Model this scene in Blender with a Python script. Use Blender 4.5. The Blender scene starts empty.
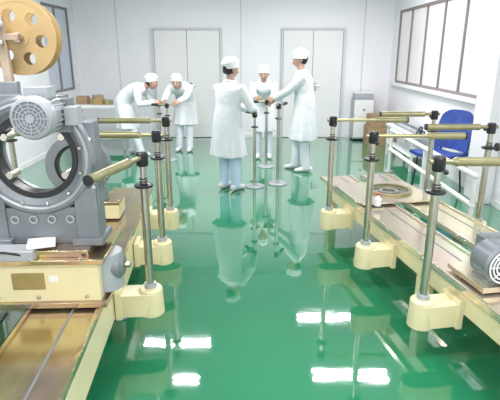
import bpy, math, random
from mathutils import Vector, Matrix, Euler
random.seed(3)
V=Vector
sc=bpy.context.scene
sc.view_settings.view_transform='Standard'
sc.view_settings.exposure=0.0

# ---------------------------------------------------------------- materials
def mat(name,col,rough=0.5,metal=0.0,col2=None,nscale=8.0,bump=0.0,bscale=40.0,stretch=None,coat=0.0,emit=0.0,spec=None,ior=None):
    m=bpy.data.materials.new(name); m.use_nodes=True
    nt=m.node_tree; b=nt.nodes['Principled BSDF']
    b.inputs['Roughness'].default_value=rough
    b.inputs['Metallic'].default_value=metal
    if coat: 
        b.inputs['Coat Weight'].default_value=coat; b.inputs['Coat Roughness'].default_value=0.03
    if ior: b.inputs['IOR'].default_value=ior
    c=(col[0],col[1],col[2],1)
    b.inputs['Base Color'].default_value=c
    tc=nt.nodes.new('ShaderNodeTexCoord'); mp=nt.nodes.new('ShaderNodeMapping')
    nt.links.new(tc.outputs['Object'],mp.inputs['Vector'])
    if stretch: mp.inputs['Scale'].default_value=stretch
    n=nt.nodes.new('ShaderNodeTexNoise'); n.inputs['Scale'].default_value=nscale; n.inputs['Detail'].default_value=4
    nt.links.new(mp.outputs['Vector'],n.inputs['Vector'])
    r=nt.nodes.new('ShaderNodeValToRGB')
    if col2 is None: col2=tuple(x*0.93 for x in col)
    if isinstance(col2[0],(tuple,list)):
        cols=[col]+list(col2); 
        r.color_ramp.elements[0].position=0.3; r.color_ramp.elements[0].color=(*cols[0],1)
        r.color_ramp.elements[1].position=0.7; r.color_ramp.elements[1].color=(*cols[-1],1)
        for i in range(1,len(cols)-1):
            e=r.color_ramp.elements.new(0.3+0.4*i/(len(cols)-1)); e.color=(*cols[i],1)
    else:
        r.color_ramp.elements[0].position=0.35; r.color_ramp.elements[0].color=c
        r.color_ramp.elements[1].position=0.65; r.color_ramp.elements[1].color=(*col2,1)
    nt.links.new(n.outputs['Fac'],r.inputs['Fac']); nt.links.new(r.outputs['Color'],b.inputs['Base Color'])
    if bump>0:
        n2=nt.nodes.new('ShaderNodeTexNoise'); n2.inputs['Scale'].default_value=bscale; n2.inputs['Detail'].default_value=3
        nt.links.new(mp.outputs['Vector'],n2.inputs['Vector'])
        bp=nt.nodes.new('ShaderNodeBump'); bp.inputs['Strength'].default_value=bump; bp.inputs['Distance'].default_value=0.02
        nt.links.new(n2.outputs['Fac'],bp.inputs['Height']); nt.links.new(bp.outputs['Normal'],b.inputs['Normal'])
        if name.startswith('floor'): nt.links.new(bp.outputs['Normal'],b.inputs['Coat Normal'])
    if emit>0:
        b.inputs['Emission Strength'].default_value=emit
        b.inputs['Emission Color'].default_value=c
    return m
M={}
M['floor']=mat('floor_epoxy_green',(0.014,0.195,0.090),0.04,0,(0.018,0.22,0.103),0.7,0.07,2.2,coat=1.0,ior=1.7)
M['wall']=mat('wall_white_panel',(0.85,0.84,0.88),0.45,0,(0.83,0.82,0.86),0.6)
M['lwall']=mat('wall_bluegrey',(0.62,0.66,0.74),0.5)
M['ceil']=mat('ceiling_white',(0.82,0.82,0.84),0.7)
M['door']=mat('door_paint',(0.82,0.815,0.82),0.35,0,None,0.5)
M['trim']=mat('trim_grey',(0.62,0.63,0.68),0.4)
M['frame']=mat('window_frame_bronze',(0.24,0.20,0.20),0.4)
M['pane']=mat('window_pane_frosted',(0.55,0.52,0.52),0.25,0,(0.68,0.65,0.65),0.8,emit=0.32)  # pane itself emits, standing in for daylight through the glass
M['paneb']=mat('window_pane_blue',(0.42,0.47,0.55),0.2,emit=0.2)  # faint emission added in place of outside light behind the pane
M['zinc']=mat('zinc_plated_steel',(0.48,0.38,0.19),0.16,0.9,((0.62,0.53,0.30),(0.52,0.38,0.31),(0.46,0.50,0.33)),2.2,0.03,60,(1,0.4,1))
M['zincpale']=mat('zinc_plated_pale',(0.74,0.67,0.45),0.16,0.8,((0.80,0.74,0.54),(0.72,0.60,0.52),(0.62,0.70,0.52)),2.2,0.03,60,(1,0.4,1))
M['cream']=mat('cream_machine_paint',(0.80,0.72,0.45),0.32,0,(0.76,0.68,0.41),4)
M['grey']=mat('grey_cast_paint',(0.24,0.26,0.28),0.33,0.3,(0.19,0.21,0.23),6,0.05,80)
M['lgrey']=mat('light_grey_paint',(0.42,0.44,0.47),0.33,0.15)
M['chrome']=mat('chromed_steel',(0.55,0.53,0.46),0.22,0.9,(0.45,0.43,0.36),10)
M['olive']=mat('olive_brass_tube',(0.30,0.28,0.15),0.3,0.55,(0.38,0.35,0.20),8)
M['black']=mat('black_plastic',(0.015,0.015,0.018),0.35)
M['dark']=mat('dark_recess',(0.03,0.035,0.05),0.5)
M['coat']=mat('white_lab_coat',(0.76,0.775,0.82),0.8,0,(0.73,0.75,0.80),6,0.6,9)
M['cap']=mat('white_cap_cloth',(0.84,0.85,0.88),0.8,0,None,8,0.3,20)
M['trouser']=mat('pale_blue_trousers',(0.56,0.68,0.84),0.8,0,(0.50,0.63,0.80),6,0.3,10)
M['trouserd']=mat('white_trousers',(0.72,0.76,0.82),0.8,0,None,6,0.3,10)
M['shoe']=mat('white_shoes',(0.78,0.79,0.82),0.5)
M['skin']=mat('skin',(0.52,0.31,0.24),0.5,0,(0.47,0.28,0.21),10)
M['hair']=mat('black_hair',(0.012,0.01,0.01),0.45)
M['lip']=mat('lips',(0.40,0.13,0.11),0.5)
M['eyew']=mat('eye_white',(0.8,0.8,0.8),0.3)
M['tan']=mat('reel_tan',(0.42,0.29,0.13),0.45,0,(0.36,0.24,0.10),6)
M['wood']=mat('brown_arm',(0.30,0.20,0.13),0.5,0,(0.42,0.33,0.25),10)
M['card']=mat('cardboard',(0.40,0.27,0.16),0.8,0,(0.34,0.22,0.13),5)
M['blue']=mat('blue_plastic',(0.02,0.05,0.26),0.45,0,(0.03,0.08,0.36),8,0.1,12)
M['white']=mat('white_paint',(0.82,0.83,0.84),0.4)
M['label']=mat('brass_label',(0.34,0.28,0.10),0.4,0.3,(0.42,0.30,0.12),30)
M['paper']=mat('paper_tag',(0.85,0.85,0.82),0.7)
M['red']=mat('red_plastic',(0.55,0.03,0.03),0.4)

# ---------------------------------------------------------------- mesh builder
class MB:
    def __init__(s): s.v=[];s.f=[];s.m=[];s.mats=[];s.T=Matrix.Identity(4)
    def mi(s,m):
        if m not in s.mats: s.mats.append(m)
        return s.mats.index(m)
    def add(s,vs,fs,m):
        o=len(s.v); k=s.mi(m)
        s.v+= [tuple(s.T@V(p)) for p in vs]
        s.f+= [tuple(o+i for i in f) for f in fs]; s.m+=[k]*len(fs)
    def box(s,lo,hi,m,rot=None,piv=None):
        x0,y0,z0=lo;x1,y1,z1=hi
        vs=[V(p) for p in [(x0,y0,z0),(x1,y0,z0),(x1,y1,z0),(x0,y1,z0),(x0,y0,z1),(x1,y0,z1),(x1,y1,z1),(x0,y1,z1)]]
        if rot is not None:
            c=V(piv) if piv else (V(lo)+V(hi))/2
            R=Euler(rot).to_matrix()
            vs=[R@(p-c)+c for p in vs]
        s.add(vs,[(0,3,2,1),(4,5,6,7),(0,1,5,4),(1,2,6,5),(2,3,7,6),(3,0,4,7)],m)
    def loft(s,rings,m,cap=True):
        n=len(rings[0]); vs=[p for r in rings for p in r]; fs=[]
        for i in range(len(rings)-1):
            for j in range(n):
                a=i*n+j;b=i*n+(j+1)%n; fs.append((a,b,b+n,a+n))
        if cap:
            fs.append(tuple(range(n-1,-1,-1))); o=(len(rings)-1)*n; fs.append(tuple(range(o,o+n)))
        s.add(vs,fs,m)
    def tube(s,pts,rad,m,n=16,hint=None,cap=True):
        pts=[V(p) for p in pts]
        if not isinstance(rad,(list,tuple)): rad=[rad]*len(pts)
        d=(pts[-1]-pts[0])
        if d.length<1e-6: d=pts[1]-pts[0]
        if hint is None:
            ax=[V((1,0,0)),V((0,1,0)),V((0,0,1))]; hint=min(ax,key=lambda a:abs(a.dot(d.normalized())))
        hint=V(hint); rings=[]
        for i,p in enumerate(pts):
            a=pts[max(0,i-1)];b=pts[min(len(pts)-1,i+1)]
            if i>0 and i<len(pts)-1:
                t1=(p-a); t2=(b-p)
                t=(t1.normalized() if t1.length>1e-9 else V())+(t2.normalized() if t2.length>1e-9 else V())
            else: t=b-a
            if t.length<1e-9: t=d.copy()
            t.normalize(); u=hint-t*t.dot(hint)
            if u.length<1e-4: u=t.orthogonal()
            u.normalize(); w=t.cross(u)
            r=rad[i]; ra,rb=(r if isinstance(r,(list,tuple)) else (r,r))
            rings.append([p+w*(ra*math.cos(2*math.pi*k/n))+u*(rb*math.sin(2*math.pi*k/n)) for k in range(n)])
        s.loft(rings,m,cap)
    def cyl(s,a,b,r,m,n=24): s.tube([a,b],[r,r],m,n)
    def lathe(s,c,axis,prof,m,n=40,closed=True):
        c=V(c);a=V(axis).normalized();u=a.orthogonal().normalized();w=a.cross(u)
        rings=[]
        for k in range(n):
            t=2*math.pi*k/n; e=u*math.cos(t)+w*math.sin(t)
            rings.append([c+e*r+a*h for r,h in prof])
        q=len(prof); vs=[p for r in rings for p in r]; fs=[]
        for k in range(n):
            k2=(k+1)%n
            for j in range(q if closed else q-1):
                j2=(j+1)%q
                fs.append((k*q+j,k2*q+j,k2*q+j2,k*q+j2))
        s.add(vs,fs,m)
    def ann(s,c,axis,ri,ro,d,m,n=48): s.lathe(c,axis,[(ri,-d/2),(ro,-d/2),(ro,d/2),(ri,d/2)],m,n)
    def tor(s,c,axis,R,r,m,n=40,k=8): s.lathe(c,axis,[(R+r*math.cos(2*math.pi*i/k),r*math.sin(2*math.pi*i/k)) for i in range(k)],m,n)
    def ell(s,c,rad,m,nu=20,nv=12,R=None,fn=None):
        c=V(c); vs=[];fs=[]
        vs.append(V((0,0,-1)))
        for i in range(1,nv):
            ph=-math.pi/2+math.pi*i/nv
            for j in range(nu):
                th=2*math.pi*j/nu; vs.append(V((math.cos(ph)*math.cos(th),math.cos(ph)*math.sin(th),math.sin(ph))))
        vs.append(V((0,0,1)))
        for j in range(nu): fs.append((0,1+(j+1)%nu,1+j))
        for i in range(nv-2):
            for j in range(nu):
                a=1+i*nu+j;b=1+i*nu+(j+1)%nu; fs.append((a,b,b+nu,a+nu))
        o=1+(nv-2)*nu; L=len(vs)-1
        for j in range(nu): fs.append((o+j,o+(j+1)%nu,L))
        out=[]
        for p in vs:
            q=V((p.x*rad[0],p.y*rad[1],p.z*rad[2]))
            if fn: q=fn(p,q)
            if R is not None: q=R@q
            out.append(c+q)
        s.add(out,fs,m)
    def obj(s,name,parent=None,bevel=0.0,sharp=35,loc=None,rotz=None):
        me=bpy.data.meshes.new(name); me.from_pydata(s.v,[],s.f)
        for m in s.mats: me.materials.append(M[m])
        me.polygons.foreach_set('material_index',s.m)
        me.polygons.foreach_set('use_smooth',[True]*len(s.f))
        me.update()
        try: me.set_sharp_from_angle(angle=math.radians(sharp))
        except Exception: pass
        o=bpy.data.objects.new(name,me); sc.collection.objects.link(o)
        if bevel>0:
            b=o.modifiers.new('bev','BEVEL'); b.width=bevel; b.segments=2; b.limit_method='ANGLE'; b.angle_limit=math.radians(50)
        if parent: o.parent=parent
        if loc: o.location=loc
        if rotz is not None: o.rotation_euler=(0,0,rotz)
        return o
def empty(name,loc=(0,0,0),rz=0):
    e=bpy.data.objects.new(name,None); e.empty_display_size=0.1; sc.collection.objects.link(e); e.location=loc; e.rotation_euler=(0,0,rz); return e

# ---------------------------------------------------------------- room
XL,XR,YB,YF,ZC=-3.45,2.82,10.0,-2.5,3.0
b=MB(); b.box((XL-.2,YF,-.1),(XR+.2,YB+.2,0),'floor'); b.obj('floor')
b=MB(); b.box((XL-.2,YF,ZC),(XR+.2,YB+.2,ZC+.1),'ceil'); b.obj('ceiling')
b=MB(); b.box((XL-.2,YB,0),(XR+.2,YB+.2,ZC),'wall')
b.obj('wall_back')
WY0,WY1,WZ0,WZ1=6.0,9.7,1.14,2.45
b=MB()
b.box((XR,YF,0),(XR+.2,YB,WZ0),'wall'); b.box((XR,YF,WZ1),(XR+.2,YB,ZC),'wall')
b.box((XR,YF,WZ0),(XR+.2,WY0,WZ1),'wall'); b.box((XR,WY1,WZ0),(XR+.2,YB,WZ1),'wall')
b.obj('wall_right')
LY0,LY1=8.5,9.75
b=MB()
b.box((XL-.2,YF,0),(XL,YB,1.0),'wall'); b.box((XL-.2,YF,2.5),(XL,YB,ZC),'wall')
b.box((XL-.2,YF,1.0),(XL,LY0,2.5),'wall'); b.box((XL-.2,LY1,1.0),(XL,YB,2.5),'wall')
b.obj('wall_left')
def window(name,x0,x1,ys,z0,z1,pane,inner):
    b=MB(); t=.04
    b.box((x0,ys[0],z0),(x1,ys[-1],z0+t),'frame'); b.box((x0,ys[0],z1-t),(x1,ys[-1],z1),'frame')
    for y in ys:
        a=min(max(y-t/2,ys[0]),ys[-1]-t); b.box((x0,a,z0+t),(x1,a+t,z1-t),'frame')
    xm=(x0+x1)/2
    for i in range(len(ys)-1):
        b.box((xm-.006,ys[i]+t/2,z0+t),(xm+.006,ys[i+1]-t/2,z1-t),pane)
    b.obj(name,bevel=.004)
window('window_1',XR+.02,XR+.08,[WY0,6.75,7.5,8.25,9.0,WY1],WZ0,WZ1,'pane',1)
window('window_2',XL-.08,XL-.02,[LY0,9.12,LY1],1.0,2.5,'paneb',1)
b=MB(); b.box((XR-.07,WY0-.05,WZ0-.05),(XR,WY1+.05,WZ0-.005),'white'); b.obj('trim_1',bevel=.006)
b=MB(); b.box((XR-.16,5.35,0),(XR,5.75,ZC),'wall'); b.obj('wall_pillar',bevel=.01)
for nm,lo,hi in [('baseboard_back',(XL,YB-.015,0),(XR,YB,.08)),('baseboard_right',(XR-.015,YF,0),(XR,5.35,.08)),('baseboard_left',(XL,YF,0),(XL+.015,YB-.015,.08))]:
    b=MB(); b.box(lo,hi,'white'); b.obj(nm,bevel=.003)
k=2
for x in (-2.62,-.18,2.25):
    b=MB(); b.box((x-.010,YB-.006,.08),(x+.010,YB,ZC),'trim'); b.obj('trim_%d'%k); k+=1
def door(name,x0,x1,h):
    b=MB(); y=YB-.045; f=.04
    E=YB-.016
    b.box((x0-f,y-.015,0),(x0,E,h+f),'trim'); b.box((x1,y-.015,0),(x1+f,E,h+f),'trim'); b.box((x0,y-.015,h),(x1,E,h+f),'trim')
    mid=(x0+x1)/2
    for a,c,s in ((x0+.006,mid-.005,1),(mid+.005,x1-.006,-1)):
        b.box((a,y,.01),(c,E,h-.006),'door')
        hx=c-.06 if s>0 else a+.06
        b.box((hx-.02,y-.01,.95),(hx+.02,y,1.12),'lgrey')
        b.tube([(hx,y,1.06),(hx,y-.05,1.06),(hx-s*.1,y-.05,1.06)],.009,'chrome',8)
    b.obj(name,bevel=.003)
door('door_1',-1.9,-.6,2.12); door('door_2',.66,1.84,2.12)

# ceiling lamps
i=0
for x,y in ((-1.2,-.8),(1.45,-.8),(-1.2,2.0),(1.45,2.0),(-1.32,5.98),(1.5,6.1),(-1.2,6.95),(1.42,7.75)):
    if 1:
        e=empty('ceiling_lamp',(x,y,ZC))
        b=MB(); b.box((-.62,-.16,-.05),(.62,.16,0),'white'); b.box((-.6,-.15,-.075),(-.57,.15,-.05),'white'); b.box((.57,-.15,-.075),(.6,.15,-.05),'white'); b.obj('housing',e,.005)
        for dy in (-.07,.07):
            l=bpy.data.lights.new('tube','AREA'); l.shape='RECTANGLE'; l.size=1.1; l.size_y=.05; l.energy=26; l.color=(1,.98,.985)
            o=bpy.data.objects.new('tube',l); sc.collection.objects.link(o); o.parent=e; o.location=(0,dy,-.078)
w=bpy.data.worlds.new('sky'); sc.world=w; w.use_nodes=True
bg=w.node_tree.nodes['Background']; bg.inputs[0].default_value=(.95,.94,1,1); bg.inputs[1].default_value=2.0

# ---------------------------------------------------------------- handle posts
def post(b,x,y,zb,zt,hd,L,s=1.0,thick0=.45):
    """steel post with collar, hub and horizontal tube. hd = unit direction"""
    hd=V(hd).normalized()
    b.cyl((x,y,zb),(x,y,zb+.03),.036,'lgrey'); 
    b.tube([(x,y,zb+.03),(x,y,zt-.17)],[.024,.024],'chrome',20)
    b.lathe((x,y,zt-.17),(0,0,1),[(.0,0),(.05,0),(.053,.006),(.053,.014),(.03,.022),(.0,.022)],'black',28)
    b.tube([(x,y,zt-.15),(x,y,zt-.03)],.018,'chrome',16)
    for q in range(2): b.tor((x,y,zt-.138+.016*q),(0,0,1),.021,.004,'black',16,6)
    b.lathe((x,y,zt-.05),(0,0,1),[(.0,0),(.03,0),(.034,.01),(.034,.07),(.025,.082),(0,.082)],'black',20)
    o=V((x,y,zt))
    b.tube([o-hd*.05,o+hd*(L*thick0)],.0135,'olive',14)
    b.tube([o+hd*(L*thick0-.02),o+hd*(L*thick0),o+hd*(L*thick0+.01),o+hd*L,],[.016,.026,.024,.024],'olive',18)
    b.tube([o+hd*(L-.001),o+hd*(L+.012)],[.026,.026],'black',18)
    # clamp lever
    sd=hd.cross(V((0,0,1)))
    b.tube([o+sd*.03+V((0,0,-.02)),o+sd*.09+V((0,0,-.03))],.006,'black',8); b.ell(o+sd*.1+V((0,0,-.032)),(.014,.014,.014),'black',10,8)
def bracket(b,x0,x1,y,z0,z1,xp):
    """L-shaped casting: low arm bolted to the rail plus a tall round boss carrying the post"""
    lo=min(x0,x1);hi=max(x0,x1)
    r=.03; w=.072; pts=[]
    for cx,cy,a0 in ((hi-r,y+w-r,0),(lo+r,y+w-r,90),(lo+r,y-w+r,180),(hi-r,y-w+r,270)):
        for q in range(5):
            a=math.radians(a0+22.5*q); pts.append((cx+r*math.cos(a),cy+r*math.sin(a)))
    b.loft([[V((px,py,z)) for px,py in pts] for z in (z0,z1-.02)],'cream')
    b.lathe((xp,y,z0-.01),(0,0,1),[(0,0),(.074,0),(.076,.01),(.070,z1-z0),(.060,z1-z0+.012),(0,z1-z0+.012)],'cream',32)
    s=1 if xp<(lo+hi)/2 else -1
    xa=hi if s>0 else lo
    b.box((min(xa,xa-s*.035),y-.085,z0-.01),(max(xa,xa-s*.035),y+.085,z1+.01),'cream')
    for dy in (-.05,.05): b.lathe((xa-s*.036,y+dy,(z0+z1)/2+.05),(-s,0,0),[(0,0),(.01,0),(.01,.01),(0,.01)],'chrome',6)
def rail(b,x0,x1,y0,y1,z,mt):
    b.box((x0,y0,z-.03),(x1,y1,z),mt)
    b.box((x0,y0,z),(x0+.018,y1,z+.012),mt); b.box((x1-.018,y0,z),(x1,y1,z+.012),mt)
    xm=x0+(x1-x0)*.62
    b.box((xm-.006,y0+.05,z),(xm+.006,y1-.05,z+.003),'grey')
def frame(b,x0,x1,ys,z):
    # cream beams and trestle legs
    for x in (x0,x1):
        b.box((x-.04,ys[0]-.1,z-.17),(x+.04,ys[-1]+.1,z-.03),'cream')
    for y in ys:
        b.box((x0-.03,y-.04,z-.15),(x1+.03,y+.04,z-.05),'cream')
        for x in (x0,x1):
            b.box((x-.04,y-.05,.02),(x+.04,y+.05,z-.15),'cream'); b.box((x-.07,y-.08,0),(x+.07,y+.08,.02),'lgrey')

# right bench
RT=math.radians(10)
rb=empty('rail_workbench',(1.389,1.2,0),RT)
b=MB(); rail(b,0,.33,0,3.75,.45,'zincpale'); rail(b,.44,.76,0,3.75,.45,'zincpale'); b.obj('rails',rb,.003)
b=MB(); frame(b,.07,.69,[.25,1.7,3.55],.45); b.obj('underframe',rb,.008)
# ring plate
b=MB(); cx,cy,R=.42,3.02,.17; n=48; ri=[];ro=[];hw,hh=.36,.33
for q in range(n):
    a=2*math.pi*q/n; c,s=math.cos(a),math.sin(a); k=min(hw/abs(c) if abs(c)>1e-6 else 9,hh/abs(s) if abs(s)>1e-6 else 9)
    ri.append((cx+R*c,cy+R*s)); ro.append((cx-.06+k*c,cy+k*s))
z0,z1=.466,.482
b.loft([[V((*p,z0)) for p in ri],[V((*p,z1)) for p in ri],[V((*p,z1)) for p in ro],[V((*p,z0)) for p in ro],[V((*p,z0)) for p in ri]],'zincpale',False)
b.ann((cx,cy,.492),(0,0,1),R,R+.03,.022,'olive'); b.cyl((cx,cy,.44),(cx,cy,.464),R,'grey',40)
b.ann((cx,cy,.475),(0,0,1),.06,.09,.03,'chrome')
b.obj('ring_plate',rb,.002)
b=MB()
hdR=V((math.cos(-RT),math.sin(-RT),0))
for y in (1.30,2.12,2.94):
    bracket(b,-.22,.03,y,.20,.36,-.18); post(b,-.18,y,.36,1.155,hdR,.62 if y>1.5 else .75,thick0=.62 if y>1.5 else .12)
for y in (1.55,2.38,3.2):
    bracket(b,.94,.73,y,.22,.38,.90); post(b,.90,y,.38,1.15,-hdR,.5,thick0=.2)
b.obj('handle_posts',rb,.003)
# small bottle & red bits on bench
b=MB(); b.tube([(0,0,0),(0,0,.06),(0,0,.075),(0,0,.09)],[.028,.028,.012,.012],'white',16); b.cyl((0,0,.09),(0,0,.105),.014,'red',12)
b.obj('small_bottle',loc=(1.06,3.80,.484))
# carriage with round fan
b=MB()
b.box((-.20,-.16,.0),(.28,.18,.03),'zincpale'); b.box((-.06,-.12,.03),(.25,.15,.22),'grey')
fx=-.085; fz=.145
b.lathe((fx,-.15,fz),(0,1,0),[(0,0),(.100,0),(.112,.012),(.112,.14),(.09,.17),(0,.17)],'grey',40)
b.box((fx-.07,-.13,.03),(fx+.07,.0,.06),'grey')
for R_ in (.092,.072,.052,.031): b.tor((fx,-.157,fz),(0,1,0),R_,.0055,'white',36,6)
b.lathe((fx,-.15,fz),(0,-1,0),[(0,0),(.096,0),(.096,.004),(0,.004)],'dark',36)
for q in range(8):
    a=q*math.pi/4; b.tube([(fx,-.158,fz),(fx+.092*math.cos(a),-.158,fz+.092*math.sin(a))],.0035,'white',6)
b.ell((fx,-.159,fz),(.017,.008,.017),'white',12,8)
b.obj('bench_carriage',None,.003,loc=(1.415,2.50,.464),rotz=RT)

# left bench
LT=math.radians(4.5)
lb=empty('rail_workbench',(-.67,1.0,0),LT)
b=MB(); rail(b,-.36,0,-.3,3.5,.45,'zinc'); rail(b,-.98,-.62,-.3,3.5,.45,'zinc'); b.obj('rails',lb,.003)
b=MB(); frame(b,-.90,-.08,[.3,1.9,3.3],.45); b.box((-.036,-.25,.20),(-.006,3.45,.42),'cream'); b.obj('underframe',lb,.008)
b=MB()
def wl(d): # world dir to local
    return Matrix.Rotation(-LT,3,'Z')@V(d)
for y,hd,L,t0 in ((1.58,wl((-.25,-.97,0)),.52,.3),(2.32,wl((-1,0,0)),.42,.3),(3.06,wl((-1,0,0)),.56,.25)):
    bracket(b,.24,0,y,.20,.36,.2); post(b,.2,y,.36,1.15,hd,L,thick0=t0)
for y in (1.9,2.7,3.3):
    bracket(b,-1.22,-.95,y,.22,.38,-1.18); post(b,-1.18,y,.38,1.12,wl((1,0,0)),.45,thick0=.3)
b.obj('handle_posts',lb,.003)

# ---------------------------------------------------------------- ring winding machine
mc=empty('ring_winding_machine',(-1.07,2.32,.464),LT*.5)
b=MB()  # base, local z 0..; x range -.5...36
b.box((-.52,-.17,0),(.34,.2,.03),'zinc')
b.box((-.46,-.15,.03),(.31,.17,.25),'cream')
b.box((-.53,-.2,.25),(.35,.22,.275),'zinc'); b.box((-.42,-.16,.275),(.27,.17,.31),'zinc')
# gearbox housing at the right
b.tube([(.315,-.02,.05),(.315,-.02,.25)],[.085,.085],'lgrey',20)
b.lathe((.3,-.02,.17),(1,0,0),[(0,0),(.075,0),(.075,.09),(.05,.11),(0,.11)],'grey',24)
b.cyl((.41,-.02,.17),(.44,-.02,.17),.018,'chrome',14)
for x in (-.4,-.2,0,.24):
    b.lathe((x,-.19,.275),(0,0,1),[(0,0),(.013,0),(.013,.012),(0,.012)],'chrome',6)
    b.lathe((x,-.15,.055),(0,-1,0),[(0,0),(.011,0),(.011,.009),(0,.009)],'chrome',6)
b.box((-.12,-.156,.10),(.04,-.15,.19),'label'); b.box((.06,-.155,.14),(.11,-.15,.175),'paper'); 
b.tube([(-.5,-.16,.31),(-.4,-.22,.34),(-.25,-.2,.32),(-.1,-.22,.33),(0,-.18,.29)],.006,'black',8)
b.box((-.35,-.2,.275),(.02,-.10,.325),'lgrey'); b.box((-.03,-.17,.327),(.10,-.06,.345),'white',rot=(0,0,.3))
b.box((-.30,-.05,.31),(.30,.10,.34),'grey')
b.obj('base',mc,.006)
b=MB(); C=V((.03,0,.755))
b.lathe(C,(0,1,0),[(.205,-.05),(.235,-.075),(.275,-.075),(.29,-.06),(.29,.06),(.275,.075),(.22,.075),(.205,.05)],'grey',64)
b.ann(C+V((0,-.02,0)),(0,1,0),.178,.207,.07,'black',64)
b.tor(C+V((0,-.077,0)),(0,1,0),.255,.008,'lgrey',64,8)
b.ann(C+V((0,.09,0)),(0,1,0),.20,.25,.03,'lgrey',48)
for q in range(12):
    a=q*math.pi/6+.2; p=C+V((.232*math.cos(a),-.078,.232*math.sin(a)))
    b.lathe(p,(0,-1,0),[(0,0),(.01,0),(.01,.01),(0,.01)],'chrome',6)
# feet/shoulder castings
for sx in (-1,1):
    x0=C.x+sx*.17; x1=C.x+sx*.28
    lo,hi=min(x0,x1),max(x0,x1)
    b.box((lo,-.07,.31),(hi,.07,.60),'grey'); b.box((lo-.02,-.1,.31),(hi+.02,.1,.345),'grey')
    b.box((min(C.x+sx*.21,C.x+sx*.292),-.055,.50),(max(C.x+sx*.21,C.x+sx*.292),.055,.92),'grey')
    for z in (.6,.72,.84):
        b.lathe((C.x+sx*.27,-.055,z),(0,-1,0),[(0,0),(.014,0),(.014,.012),(0,.012)],'chrome',6)
b.box((C.x-.2,-.06,.31),(C.x+.2,.06,.50),'grey')
b.box((C.x-.18,-.055,.94),(C.x+.16,.055,1.045),'grey')
for dx in (-.13,-.04,.05,.14): b.tor((C.x+dx,-.065,.44),(0,1,0),.018,.006,'lgrey',14,6)
# rollers inside the ring
for a in (35,145,215,325):
    p=C+V((.165*math.cos(math.radians(a)),0,.165*math.sin(math.radians(a))))
    b.tube([p+V((0,-.05,0)),p+V((0,.05,0))],.02,'chrome',14)
b.obj('ring_housing',mc,.004)
# motor
b=MB(); mx,mz=.155,.975
b.lathe((mx,-.12,mz),(0,-1,0),[(0,0),(.078,0),(.078,.17),(0,.17)],'lgrey',32)
for q in range(24):
    a=q*math.pi/12; u=V((math.cos(a),0,math.sin(a)))
    b.tube([V((mx,-.13,mz))+u*.08,V((mx,-.28,mz))+u*.08],[(.003,.010)]*2,'lgrey',6,hint=u)
b.lathe((mx,-.285,mz),(0,-1,0),[(0,0),(.090,0),(.090,.045),(.082,.06),(.075,.062),(0,.062)],'lgrey',36)
b.lathe((mx,-.346,mz),(0,-1,0),[(0,0),(.070,0),(.070,.002),(0,.002)],'grey',32)
for R_ in (.072,.058,.044,.03): b.tor((mx,-.35,mz),(0,1,0),R_,.0035,'lgrey',32,6)
for q in range(12):
    a=q*math.pi/6; b.tube([(mx+.015*math.cos(a),-.351,mz+.015*math.sin(a)),(mx+.073*math.cos(a),-.351,mz+.073*math.sin(a))],.003,'lgrey',6)
b.lathe((mx,-.345,mz),(0,-1,0),[(0,0),(.018,0),(.018,.01),(0,.01)],'lgrey',16)
b.box((mx-.05,-.26,mz+.075),(mx+.05,-.16,mz+.12),'lgrey')
b.box((mx-.08,-.13,mz-.09),(mx+.09,-.05,mz+.06),'grey')
b.lathe((mx,-.12,mz),(0,1,0),[(0,0),(.06,0),(.06,.1),(0,.1)],'grey',24)
b.box((mx+.085,-.19,mz-.05),(mx+.14,-.11,mz+.03),'lgrey')
b.obj('motor',mc,.004)
# reel and arm : solid flange with round holes
b=MB(); rx,rz,ry=-.035,1.305,.12
def flange(b,yc,th,Ro,Ri,nh,hc_,hr_,m):
    for q in range(nh):
        a0=2*math.pi*q/nh+.35; da=2*math.pi/nh; n=32
        cxh,czh=hc_*math.cos(a0+da/2),hc_*math.sin(a0+da/2)
        inn=[];out=[]
        for k in range(n):
            t=2*math.pi*k/n
            ox,oz=math.cos(t+a0+da/2),math.sin(t+a0+da/2)
            inn.append((cxh+hr_*ox,czh+hr_*oz))
            s_=hr_
            while s_<.3:
                px,pz=cxh+s_*ox,czh+s_*oz; r_=math.hypot(px,pz); an=(math.atan2(pz,px)-a0)%(2*math.pi)
                if r_>Ro or r_<Ri or an>da: break
                s_+=.001
            out.append((cxh+s_*ox,czh+s_*oz))
        f=lambda P,y:[V((rx+p[0],y,rz+p[1])) for p in P]
        y0,y1=yc-th/2,yc+th/2
        b.loft([f(inn,y0),f(inn,y1),f(out,y1),f(out,y0),f(inn,y0)],m,False)
for dy in (-.0,.075):
    flange(b,ry+dy,.008,.170,.03,6,.105,.030,'tan'); b.ann((rx,ry+dy,rz),(0,1,0),.160,.177,.010,'tan',64); b.ann((rx,ry+dy,rz),(0,1,0),.015,.045,.012,'tan',40)
b.lathe((rx,ry+.037,rz),(0,1,0),[(.0,-.03),(.055,-.03),(.055,.03),(0,.03)],'white',32)
b.lathe((rx,ry,rz),(0,-1,0),[(0,0),(.022,0),(.022,.03),(0,.03)],'chrome',20)
b.obj('wire_reel',mc,0)
b=MB()
b.box((-.115,.06,.95),(-.075,.09,1.40),'wood',rot=(0,-.04,0)); b.box((-.14,.05,.98),(-.05,.095,1.1),'grey')
b.box((-.11,.062,1.29),(-.02,.088,1.32),'wood'); b.cyl((-.095,.06,1.36),(-.095,.03,1.36),.02,'lgrey',16); b.cyl((-.095,.06,1.28),(-.095,.04,1.28),.012,'chrome',12)
b.obj('reel_arm',mc,.003)

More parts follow.
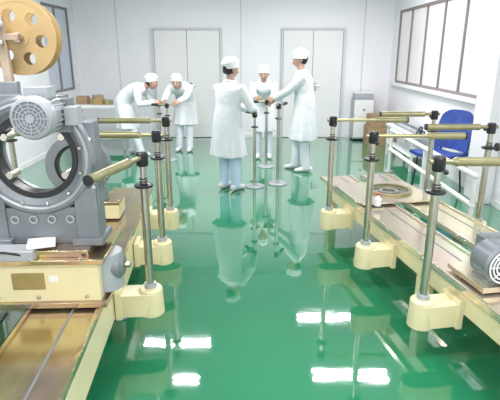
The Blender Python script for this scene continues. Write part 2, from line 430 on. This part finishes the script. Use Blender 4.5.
# second machine behind on the left bench
m2=MB(); C=V((0,0,.40))
m2.box((-.42,-.12,0),(.30,.14,.1),'cream'); m2.box((-.3,-.1,.1),(.3,.1,.13),'zinc')
m2.ann(C,(0,1,0),.17,.24,.09,'grey',48); m2.ann(C,(0,1,0),.15,.17,.05,'black',48); m2.box((-.2,-.05,.13),(.2,.05,.22),'grey')
m2.lathe((.1,-.05,.62),(0,-1,0),[(0,0),(.06,0),(.06,.15),(0,.15)],'grey',24)
m2.obj('ring_winding_machine',None,.004,loc=(-1.32,3.62,.464),rotz=LT)

# ---------------------------------------------------------------- floor stands
def stand(x,y,h,hd,L=.3):
    b=MB(); b.lathe((0,0,0),(0,0,1),[(0,0),(.13,0),(.13,.010),(.12,.018),(.03,.022),(.028,.05),(0,.05)],'lgrey',40)
    b.tube([(0,0,.04),(0,0,h-.17)],.02,'chrome',16)
    hd=V(hd).normalized()
    b.lathe((0,0,h-.18),(0,0,1),[(.0,0),(.045,0),(.048,.008),(.03,.02),(.0,.02)],'black',24)
    b.tube([(0,0,h-.16),(0,0,h-.03)],.016,'chrome',12)
    b.lathe((0,0,h-.05),(0,0,1),[(.0,0),(.03,0),(.033,.01),(.033,.065),(0,.075)],'black',20)
    o=V((0,0,h)); b.tube([o-hd*.06,o+hd*L],.014,'olive',12); b.tube([o+hd*L*.55,o+hd*L],.021,'black',14)
    b.obj('assembly_stand',None,.002,loc=(x,y,0))
stand(.06,6.14,.96,(-.25,.5,0),.28)
stand(.37,6.28,1.05,(.3,.6,0),.26)
stand(.25,7.30,1.00,(-.8,-.3,0),.25)
stand(-1.33,7.78,.90,(-1,.1,0),.25)
stand(-1.50,8.02,.90,(-1,-.2,0),.2)

# ---------------------------------------------------------------- people
def person(name,loc,fwd,H,lean,hands,look=0.0,nod=0.0,tr='trouser',step=.0,female=True,kneel=0,wd=1.08,hem=.47):
    s=H/1.65
    yaw=math.atan2(-fwd[0],fwd[1])
    e=empty(name,(loc[0],loc[1],0),yaw)
    inv=(Matrix.Translation((loc[0],loc[1],0))@Matrix.Rotation(yaw,4,'Z')).inverted()
    L=math.radians(lean)
    X=V((1,0,0))
    # spine
    c=V((0,-.20*math.sin(L),.93*s-.03*math.sin(L))); pts=[];N=28;du=.58/N
    for i in range(N+1):
        A=L*min(1,.30+2.6*i*du); t=V((0,math.sin(A),math.cos(A))); f=V((0,math.cos(A),-math.sin(A)))
        pts.append((i*du,c.copy(),t,f)); c=c+t*du*s
    prof=[(0,.178,.135),(.1,.162,.128),(.2,.150,.118),(.3,.165,.124),(.38,.178,.122),(.43,.165,.105),(.47,.125,.085),(.505,.075,.065),(.58,.055,.055)]
    prof=[(u,a*wd if u<.46 else a,bb*wd if u<.46 else bb) for u,a,bb in prof]
    if not female: prof=[(u,a*(1.0 if u<.1 else 1.06),bb*1.03) for u,a,bb in prof]
    def pr(u):
        for i in range(len(prof)-1):
            if u<=prof[i+1][0]+1e-6:
                k=(u-prof[i][0])/(prof[i+1][0]-prof[i][0]); return [prof[i][j]*(1-k)+prof[i+1][j]*k for j in (1,2)]
        return prof[-1][1:]
    b=MB(); rings=[]; n=48
    hy=pts[0][1].y; z1_=pts[0][1].z
    for k in range(10):
        q=k/10.0; z=hem*s*(1-q)+z1_*q; ww=(.220*(1-q)+.178*q)*s*wd; dd=(.18*(1-q)+.135*q)*s*wd; am=.075*(1-q)
        cy=hy*(.65+.35*q)
        rings.append([V((ww*(1+am*math.cos(8*th+1))*math.cos(th),cy+dd*(1+am*math.cos(8*th+1))*math.sin(th),z)) for th in [2*math.pi*j/n for j in range(n)]])
    for u,p,t,f in pts:
        if u>.53: break
        a,d=pr(u); a*=s;d*=s
        rings.append([p+X*(a*math.cos(th))+f*(d*math.sin(th)) for th in [2*math.pi*j/n for j in range(n)]])
    b.loft(rings,'coat')
    def at(u):
        return min(pts,key=lambda q:abs(q[0]-u))
    _,sp,stn,sf=at(.42)
    hb=MB()
    for si,tgt in zip((-1,1),hands):
        sh=sp+X*(si*.168*s*wd); tg=inv@V(tgt)
        la,lf=.275*s,.25*s; hand_len=.085
        d=tg-sh; 
        dist=d.length-hand_len*.7; dn=d.normalized(); dist=max(.2,min(dist,(la+lf)*.985))
        wr=sh+dn*dist
        a=(la*la-lf*lf+dist*dist)/(2*dist); h=math.sqrt(max(0,la*la-a*a))
        pole=V((si*.75,-.2,-1)); pole=(pole-dn*pole.dot(dn)).normalized()
        el=sh+dn*a+pole*h
        b.tube([sp+X*(si*.09*s)+stn*.0,sh,sh.lerp(el,.5),el,el.lerp(wr,.5),wr],[.055*s,.070*s,.066*s,.057*s,.052*s,.048*s],'coat',16)
        # hand
        fd=(wr-el).normalized(); pn=V((-si*.8,0,-.5)); pn=(pn-fd*pn.dot(fd)).normalized(); lat=fd.cross(pn)
        if lat.z<0: lat=-lat
        W=wr-fd*.02
        hb.tube([W,W+fd*.035,W+fd*.07,W+fd*.1],[(.024,.020),(.032,.017),(.040,.015),(.038,.011)],'skin',14,hint=pn)
        for off,ln in ((.030,.9),(.010,1.0),(-.010,.95),(-.029,.75)):
            p=W+fd*.09+lat*off; q=[p]; 
            for ang,sl in ((25,.036),(65,.026),(100,.020)):
                aa=math.radians(ang); p=p+(fd*math.cos(aa)+pn*math.sin(aa))*sl*ln; q.append(p)
            hb.tube(q+[p+(q[-1]-q[-2])*.2],[.0095,.009,.008,.007,.003],'skin',8,hint=lat)
        q=[W+fd*.035+lat*.025,W+fd*.06+lat*.05+pn*.015,W+fd*.085+lat*.052+pn*.035,W+fd*.1+lat*.045+pn*.045]
        hb.tube(q,[.013,.011,.009,.005],'skin',8,hint=pn)
    co=b.obj('coat',e,0)
    r=co.modifiers.new('rm','REMESH'); r.mode='VOXEL'; r.voxel_size=.012; r.use_smooth_shade=True
    sm=co.modifiers.new('sm','SMOOTH'); sm.factor=.5; sm.iterations=3
    hb.obj('hands',e,0,60)
    # collar, placket, pockets
    b=MB(); _,np_,nt_,nf_=at(.50)
    b.tube([np_+X*(.078*s*math.cos(t))+nf_*(.070*s*math.sin(t))-nt_*.015-nt_*(.015*math.sin(t)) for t in [2*math.pi*k/20+.01 for k in range(21)]],[(.016,.012)]*21,'coat',8,hint=nt_)
    for u in (.12,.2,.28,.36):
        _,p,t,f=at(u); d=pr(u)[1]*s; b.ell(p+f*(d+.002),(.008,.008,.008),'lgrey',8,6)
    b.obj('collar',e)
    # legs
    b=MB()
    for si in (-1,1):
        fy=step*si; hip=V((si*.085*s,hy,.86*s)); an=V((si*.10*s,fy,.085)); kn=(hip+an)/2+V((0,.03+abs(kneel)*.1,.02))
        b.tube([hip+V((0,0,.05)),hip,kn,kn.lerp(an,.5),an,an-V((0,0,.045))],[.07*s,.09*s,.076*s,.070*s,.066*s,.070*s],tr,16,hint=(0,1,0))
        # shoe
    lo=b.obj('trousers',e)
    r=lo.modifiers.new('rm','REMESH'); r.mode='VOXEL'; r.voxel_size=.013; r.use_smooth_shade=True
    b=MB()
    for si in (-1,1):
        fy=step*si; x=si*.10*s
        b.tube([(x,fy-.085,.03),(x,fy-.07,.045),(x,fy,.052),(x*1.05,fy+.08,.038),(x*1.1,fy+.14,.03),(x*1.1,fy+.17,.024)],[(.018,.026),(.034,.045),(.038,.052),(.043,.036),(.036,.028),(.012,.016)],'shoe',14,hint=(0,0,1))
    b.obj('shoes',e)
    # head
    _,nb,ntn,nff=at(.48)
    HA=L*.8
    up=V((0,math.sin(HA),math.cos(HA)))
    hc=at(.53)[1]+up*.115*s
    R=Matrix.Rotation(look,3,'Z')@Matrix.Rotation(-(L*.45+nod),3,'X')
    b=MB()
    b.tube([nb,nb.lerp(hc,.5),hc-up*.02],[.056*s,.050*s,.052*s],'skin',16)
    def hf(p,q):
        if p.z<0:
            k=-p.z; q.x*=1-.28*k; 
            if p.y>0: q.y*=1-.04*k
            else: q.y*=1-.35*k
            q.y+=.012*k
        if p.y>.75: q.y=.07+ (q.y-.07)*.75
        return q
    b.ell(hc,(.075*s,.096*s,.118*s),'skin',28,18,R,hf)
    P=lambda x,y,z: hc+R@(V((x,y,z))*s)
    b.tube([P(0,.084,.022),P(0,.098,-.005),P(0,.108,-.026),P(0,.090,-.036)],[(.007,.006),(.009,.009),(.014,.012),(.010,.005)],'skin',10,hint=X)
    for si in (-1,1):
        b.ell(P(si*.030,.079,.004),(.014,.009,.007),'eyew',10,8,R); b.ell(P(si*.030,.087,.004),(.0065,.003,.0065),'hair',8,6,R)
        b.tube([P(si*.014,.088,.022),P(si*.03,.087,.027),P(si*.046,.077,.022)],[.002,.004,.002],'hair',6)
        b.ell(P(si*.075,-.005,-.005),(.010,.018,.030),'skin',10,8,R)
    b.tube([P(-.022,.082,-.056),P(0,.090,-.055),P(.022,.082,-.056)],[.002,.006,.002],'lip',8)
    # hair shell at back/sides below cap
    def hr(p,q):
        if p.y>.35: q.y=min(q.y,.045); q.x*=.97
        return q
    b.ell(P(0,-.018,.012),(.080*s,.096*s,.098*s),'hair',24,14,R,hr)
    if female: b.ell(P(0,-.072,-.034),(.052*s,.034*s,.040*s),'hair',14,10,R)
    b.obj('head',e,0,60)
    b=MB()
    def cf(p,q):
        if p.z<-.05: q.x*=.94; q.y*=.94
        q.z=q.z*(1+.04*math.sin(5*math.atan2(p.y,p.x)))
        return q
    RC=R@Matrix.Rotation(.30,3,'X')
    b.ell(P(0,-.022,.068),(.098*s,.116*s,.080*s),'cap',30,16,RC,cf)
    b.lathe(P(0,-.014,.034),RC@V((0,0,1)),[(.078*s,-.026),(.098*s,-.022),(.100*s,.018),(.085*s,.022)],'cap',32)
    b.obj('cap',e,0,60)
    return e
person('worker_in_white_coat',(-.26,6.00),(.60,.80),1.58,9,[(.01,6.28,.96),(.08,6.16,.98)],look=-.35,nod=.12,wd=1.15)
person('worker_in_white_coat',(.22,7.98),(0,-1),1.55,38,[(.32,7.40,1.0),(.10,7.34,1.0)],look=-.1,nod=-.1,tr='trouserd')
person('worker_in_white_coat',(.76,7.05),(-1,.10),1.68,9,[(.30,7.14,1.02),(.30,7.34,.96)],look=.1,nod=.22,tr='trouserd',female=False,step=.08,wd=1.10)
person('worker_in_white_coat',(-1.96,8.24),(1,-.12),1.62,70,[(-1.50,8.14,.86),(-1.52,7.96,.88)],look=0,nod=-.35,tr='trouserd',step=.1)
person('worker_in_white_coat',(-1.18,8.56),(-.15,-1),1.62,70,[(-1.22,7.82,.86),(-1.42,7.84,.88)],look=.05,nod=-.35,tr='trouserd')

# ---------------------------------------------------------------- background items
def carton(w,d,h,loc,rz=0):
    b=MB(); b.box((-w,-d,0),(w,d,h-.006),'card'); b.box((-.03,-d-.002,h*.6),(.03,-d,h),'tan')
    b.box((-w,-d-.002,h-.005),(-.006,d,h),'card'); b.box((.006,-d-.002,h-.005),(w,d,h),'card'); b.box((-w-.002,-d-.003,h*.42),(w+.002,-d,h*.46),'tan')
    b.obj('cardboard_box',None,.004,loc=loc,rotz=rz)
carton(.26,.2,.34,(2.52,9.34,0)); carton(.22,.17,.22,(2.52,9.35,.342),.08)
b=MB(); b.box((-.2,-.15,.03),(.2,.15,.82),'lgrey'); b.box((-.19,-.16,.06),(.19,-.15,.42),'white'); b.box((-.19,-.16,.44),(.19,-.15,.80),'white')
for sx in (-.17,.13):
    for sy in (-.12,.09): b.box((sx,sy,0),(sx+.04,sy+.03,.03),'black')
b.box((-.03,-.17,.6),(.03,-.16,.63),'chrome'); b.obj('small_cabinet',None,.005,loc=(2.26,9.78,0))
b=MB(); b.box((-.18,-.12,0),(.18,.12,.10),'lgrey'); b.box((-.19,-.13,.10),(.19,.13,.12),'white'); b.obj('storage_box',None,.004,loc=(2.26,9.78,.822))
# low white bench along right wall
b=MB(); b.box((-.2,-.7,.50),(.2,.7,.54),'white')
for y in (-.66,.62):
    for x in (-.18,.14): b.box((x,y,0),(x+.04,y+.04,.5),'white')
b.box((-.17,-.6,.2),(.17,.6,.22),'white'); b.obj('low_white_bench',None,.004,loc=(2.54,7.6,0))
b=MB()
for i_,(x,z) in enumerate(((0,.034),(.07,.034),(.035,.094))): b.tube([(x,-.6,z),(x,.6,z)],.03,'lgrey',14); b.ann((x,-.6,z),(0,1,0),.022,.032,.02,'dark',16)
b.obj('steel_pipes',None,0,loc=(2.46,7.6,.542))
# white pipe guard rail with elbows
b=MB()
for z in (.62,.34):
    b.tube([(0,-1.5,z),(0,1.2,z)],.026,'white',16)
for y in (-1.5,-.2,1.2):
    b.tube([(0,y,.02),(0,y,.62)],.026,'white',16); b.ell((0,y,.62),(.034,.034,.034),'white',14,10); b.lathe((0,y,0),(0,0,1),[(0,0),(.07,0),(.07,.015),(0,.02)],'lgrey',20)
    b.ell((0,y,.34),(.034,.034,.034),'white',14,10)
b.obj('pipe_guard_rail',None,0,loc=(2.06,5.75,0))
# blue chair
b=MB()
nU,nV=12,10
def grid(fn,th,m):
    top=[[fn(i/nU,j/nV) for i in range(nU+1)] for j in range(nV+1)]
    vs=[];fs=[];W=nU+1
    for s_ in (0,1):
        for j in range(nV+1):
            for i in range(nU+1):
                p,nn=top[j][i]; vs.append(p-nn*th*s_)
    o=(nV+1)*W
    for j in range(nV):
        for i in range(nU):
            a=j*W+i; fs.append((a,a+1,a+W+1,a+W)); fs.append((o+a,o+a+W,o+a+W+1,o+a+1))
    for i in range(nU): fs.append((i,o+i,o+i+1,i+1)); a=nV*W+i; fs.append((a,a+1,o+a+1,o+a))
    for j in range(nV): a=j*W; fs.append((a,a+W,o+a+W,o+a)); a=j*W+nU; fs.append((a,o+a,o+a+W,a+W))
    b.add(vs,fs,m)
def back(u,v):
    y=(u-.5)*2; w=.27*(1-.5*max(0,v-.5)**2)
    return V((.22+.08*v-.06*y*y, y*w, .50+.50*v*(1-.16*y**4))),V((-1,0,.2)).normalized()
def seat(u,v):
    y=(u-.5)*2; return V((-.25+.47*v, y*.26, .465+.03*y*y-.015*math.sin(v*3.14))),V((0,0,1))
grid(back,.03,'blue'); grid(seat,.04,'blue')
for sy in (-.19,.19):
    b.tube([(-.20,sy*1.1,0),(-.17,sy,.43),(.16,sy,.43),(.22,sy*1.1,0)],.012,'black',10); b.tube([(.14,sy,.43),(.23,sy,.47),(.27,sy,.75)],.012,'black',10)
b.obj('blue_chair',None,0,50,loc=(2.42,6.05,0),rotz=.45)
# left rear table with stock
b=MB(); b.box((-.5,-.3,.76),(.5,.3,.81),'white')
for x in (-.47,.43):
    for y in (-.27,.23): b.box((x,y,0),(x+.04,y+.04,.76),'trim')
b.box((-.45,-.25,.2),(.45,.25,.22),'white'); b.obj('side_table',None,.004,loc=(-2.72,8.85,0))
b=MB(); b.box((-.10,-.1,0),(.10,.1,.13),'card'); b.box((-.105,-.105,.06),(.105,.105,.075),'tan'); b.obj('parts_carton',None,.003,loc=(-3.02,8.85,.812))
b=MB(); b.ann((0,0,.05),(0,0,1),.05,.12,.1,'tan',32); b.ann((0,0,.13),(0,0,1),.05,.10,.06,'wood',32); b.ann((.20,-.05,.04),(0,0,1),.04,.08,.08,'olive',32); b.obj('tape_rolls',None,.002,loc=(-2.72,8.74,.812))
b=MB(); b.box((-.10,-.08,0),(.10,.08,.05),'card',rot=(0,0,.2)); b.box((-.08,-.07,.05),(.08,.07,.09),'paper',rot=(0,0,-.1)); b.obj('paper_stack',None,.002,loc=(-2.38,9.03,.812))

# ---------------------------------------------------------------- camera
cam=bpy.data.cameras.new('camera'); cam.sensor_width=36; cam.lens=36*480/500; cam.clip_start=.05
co=bpy.data.objects.new('camera',cam); sc.collection.objects.link(co); co.location=(0,0,1.70); co.rotation_euler=(math.radians(90-17.1),0,0)
sc.camera=co
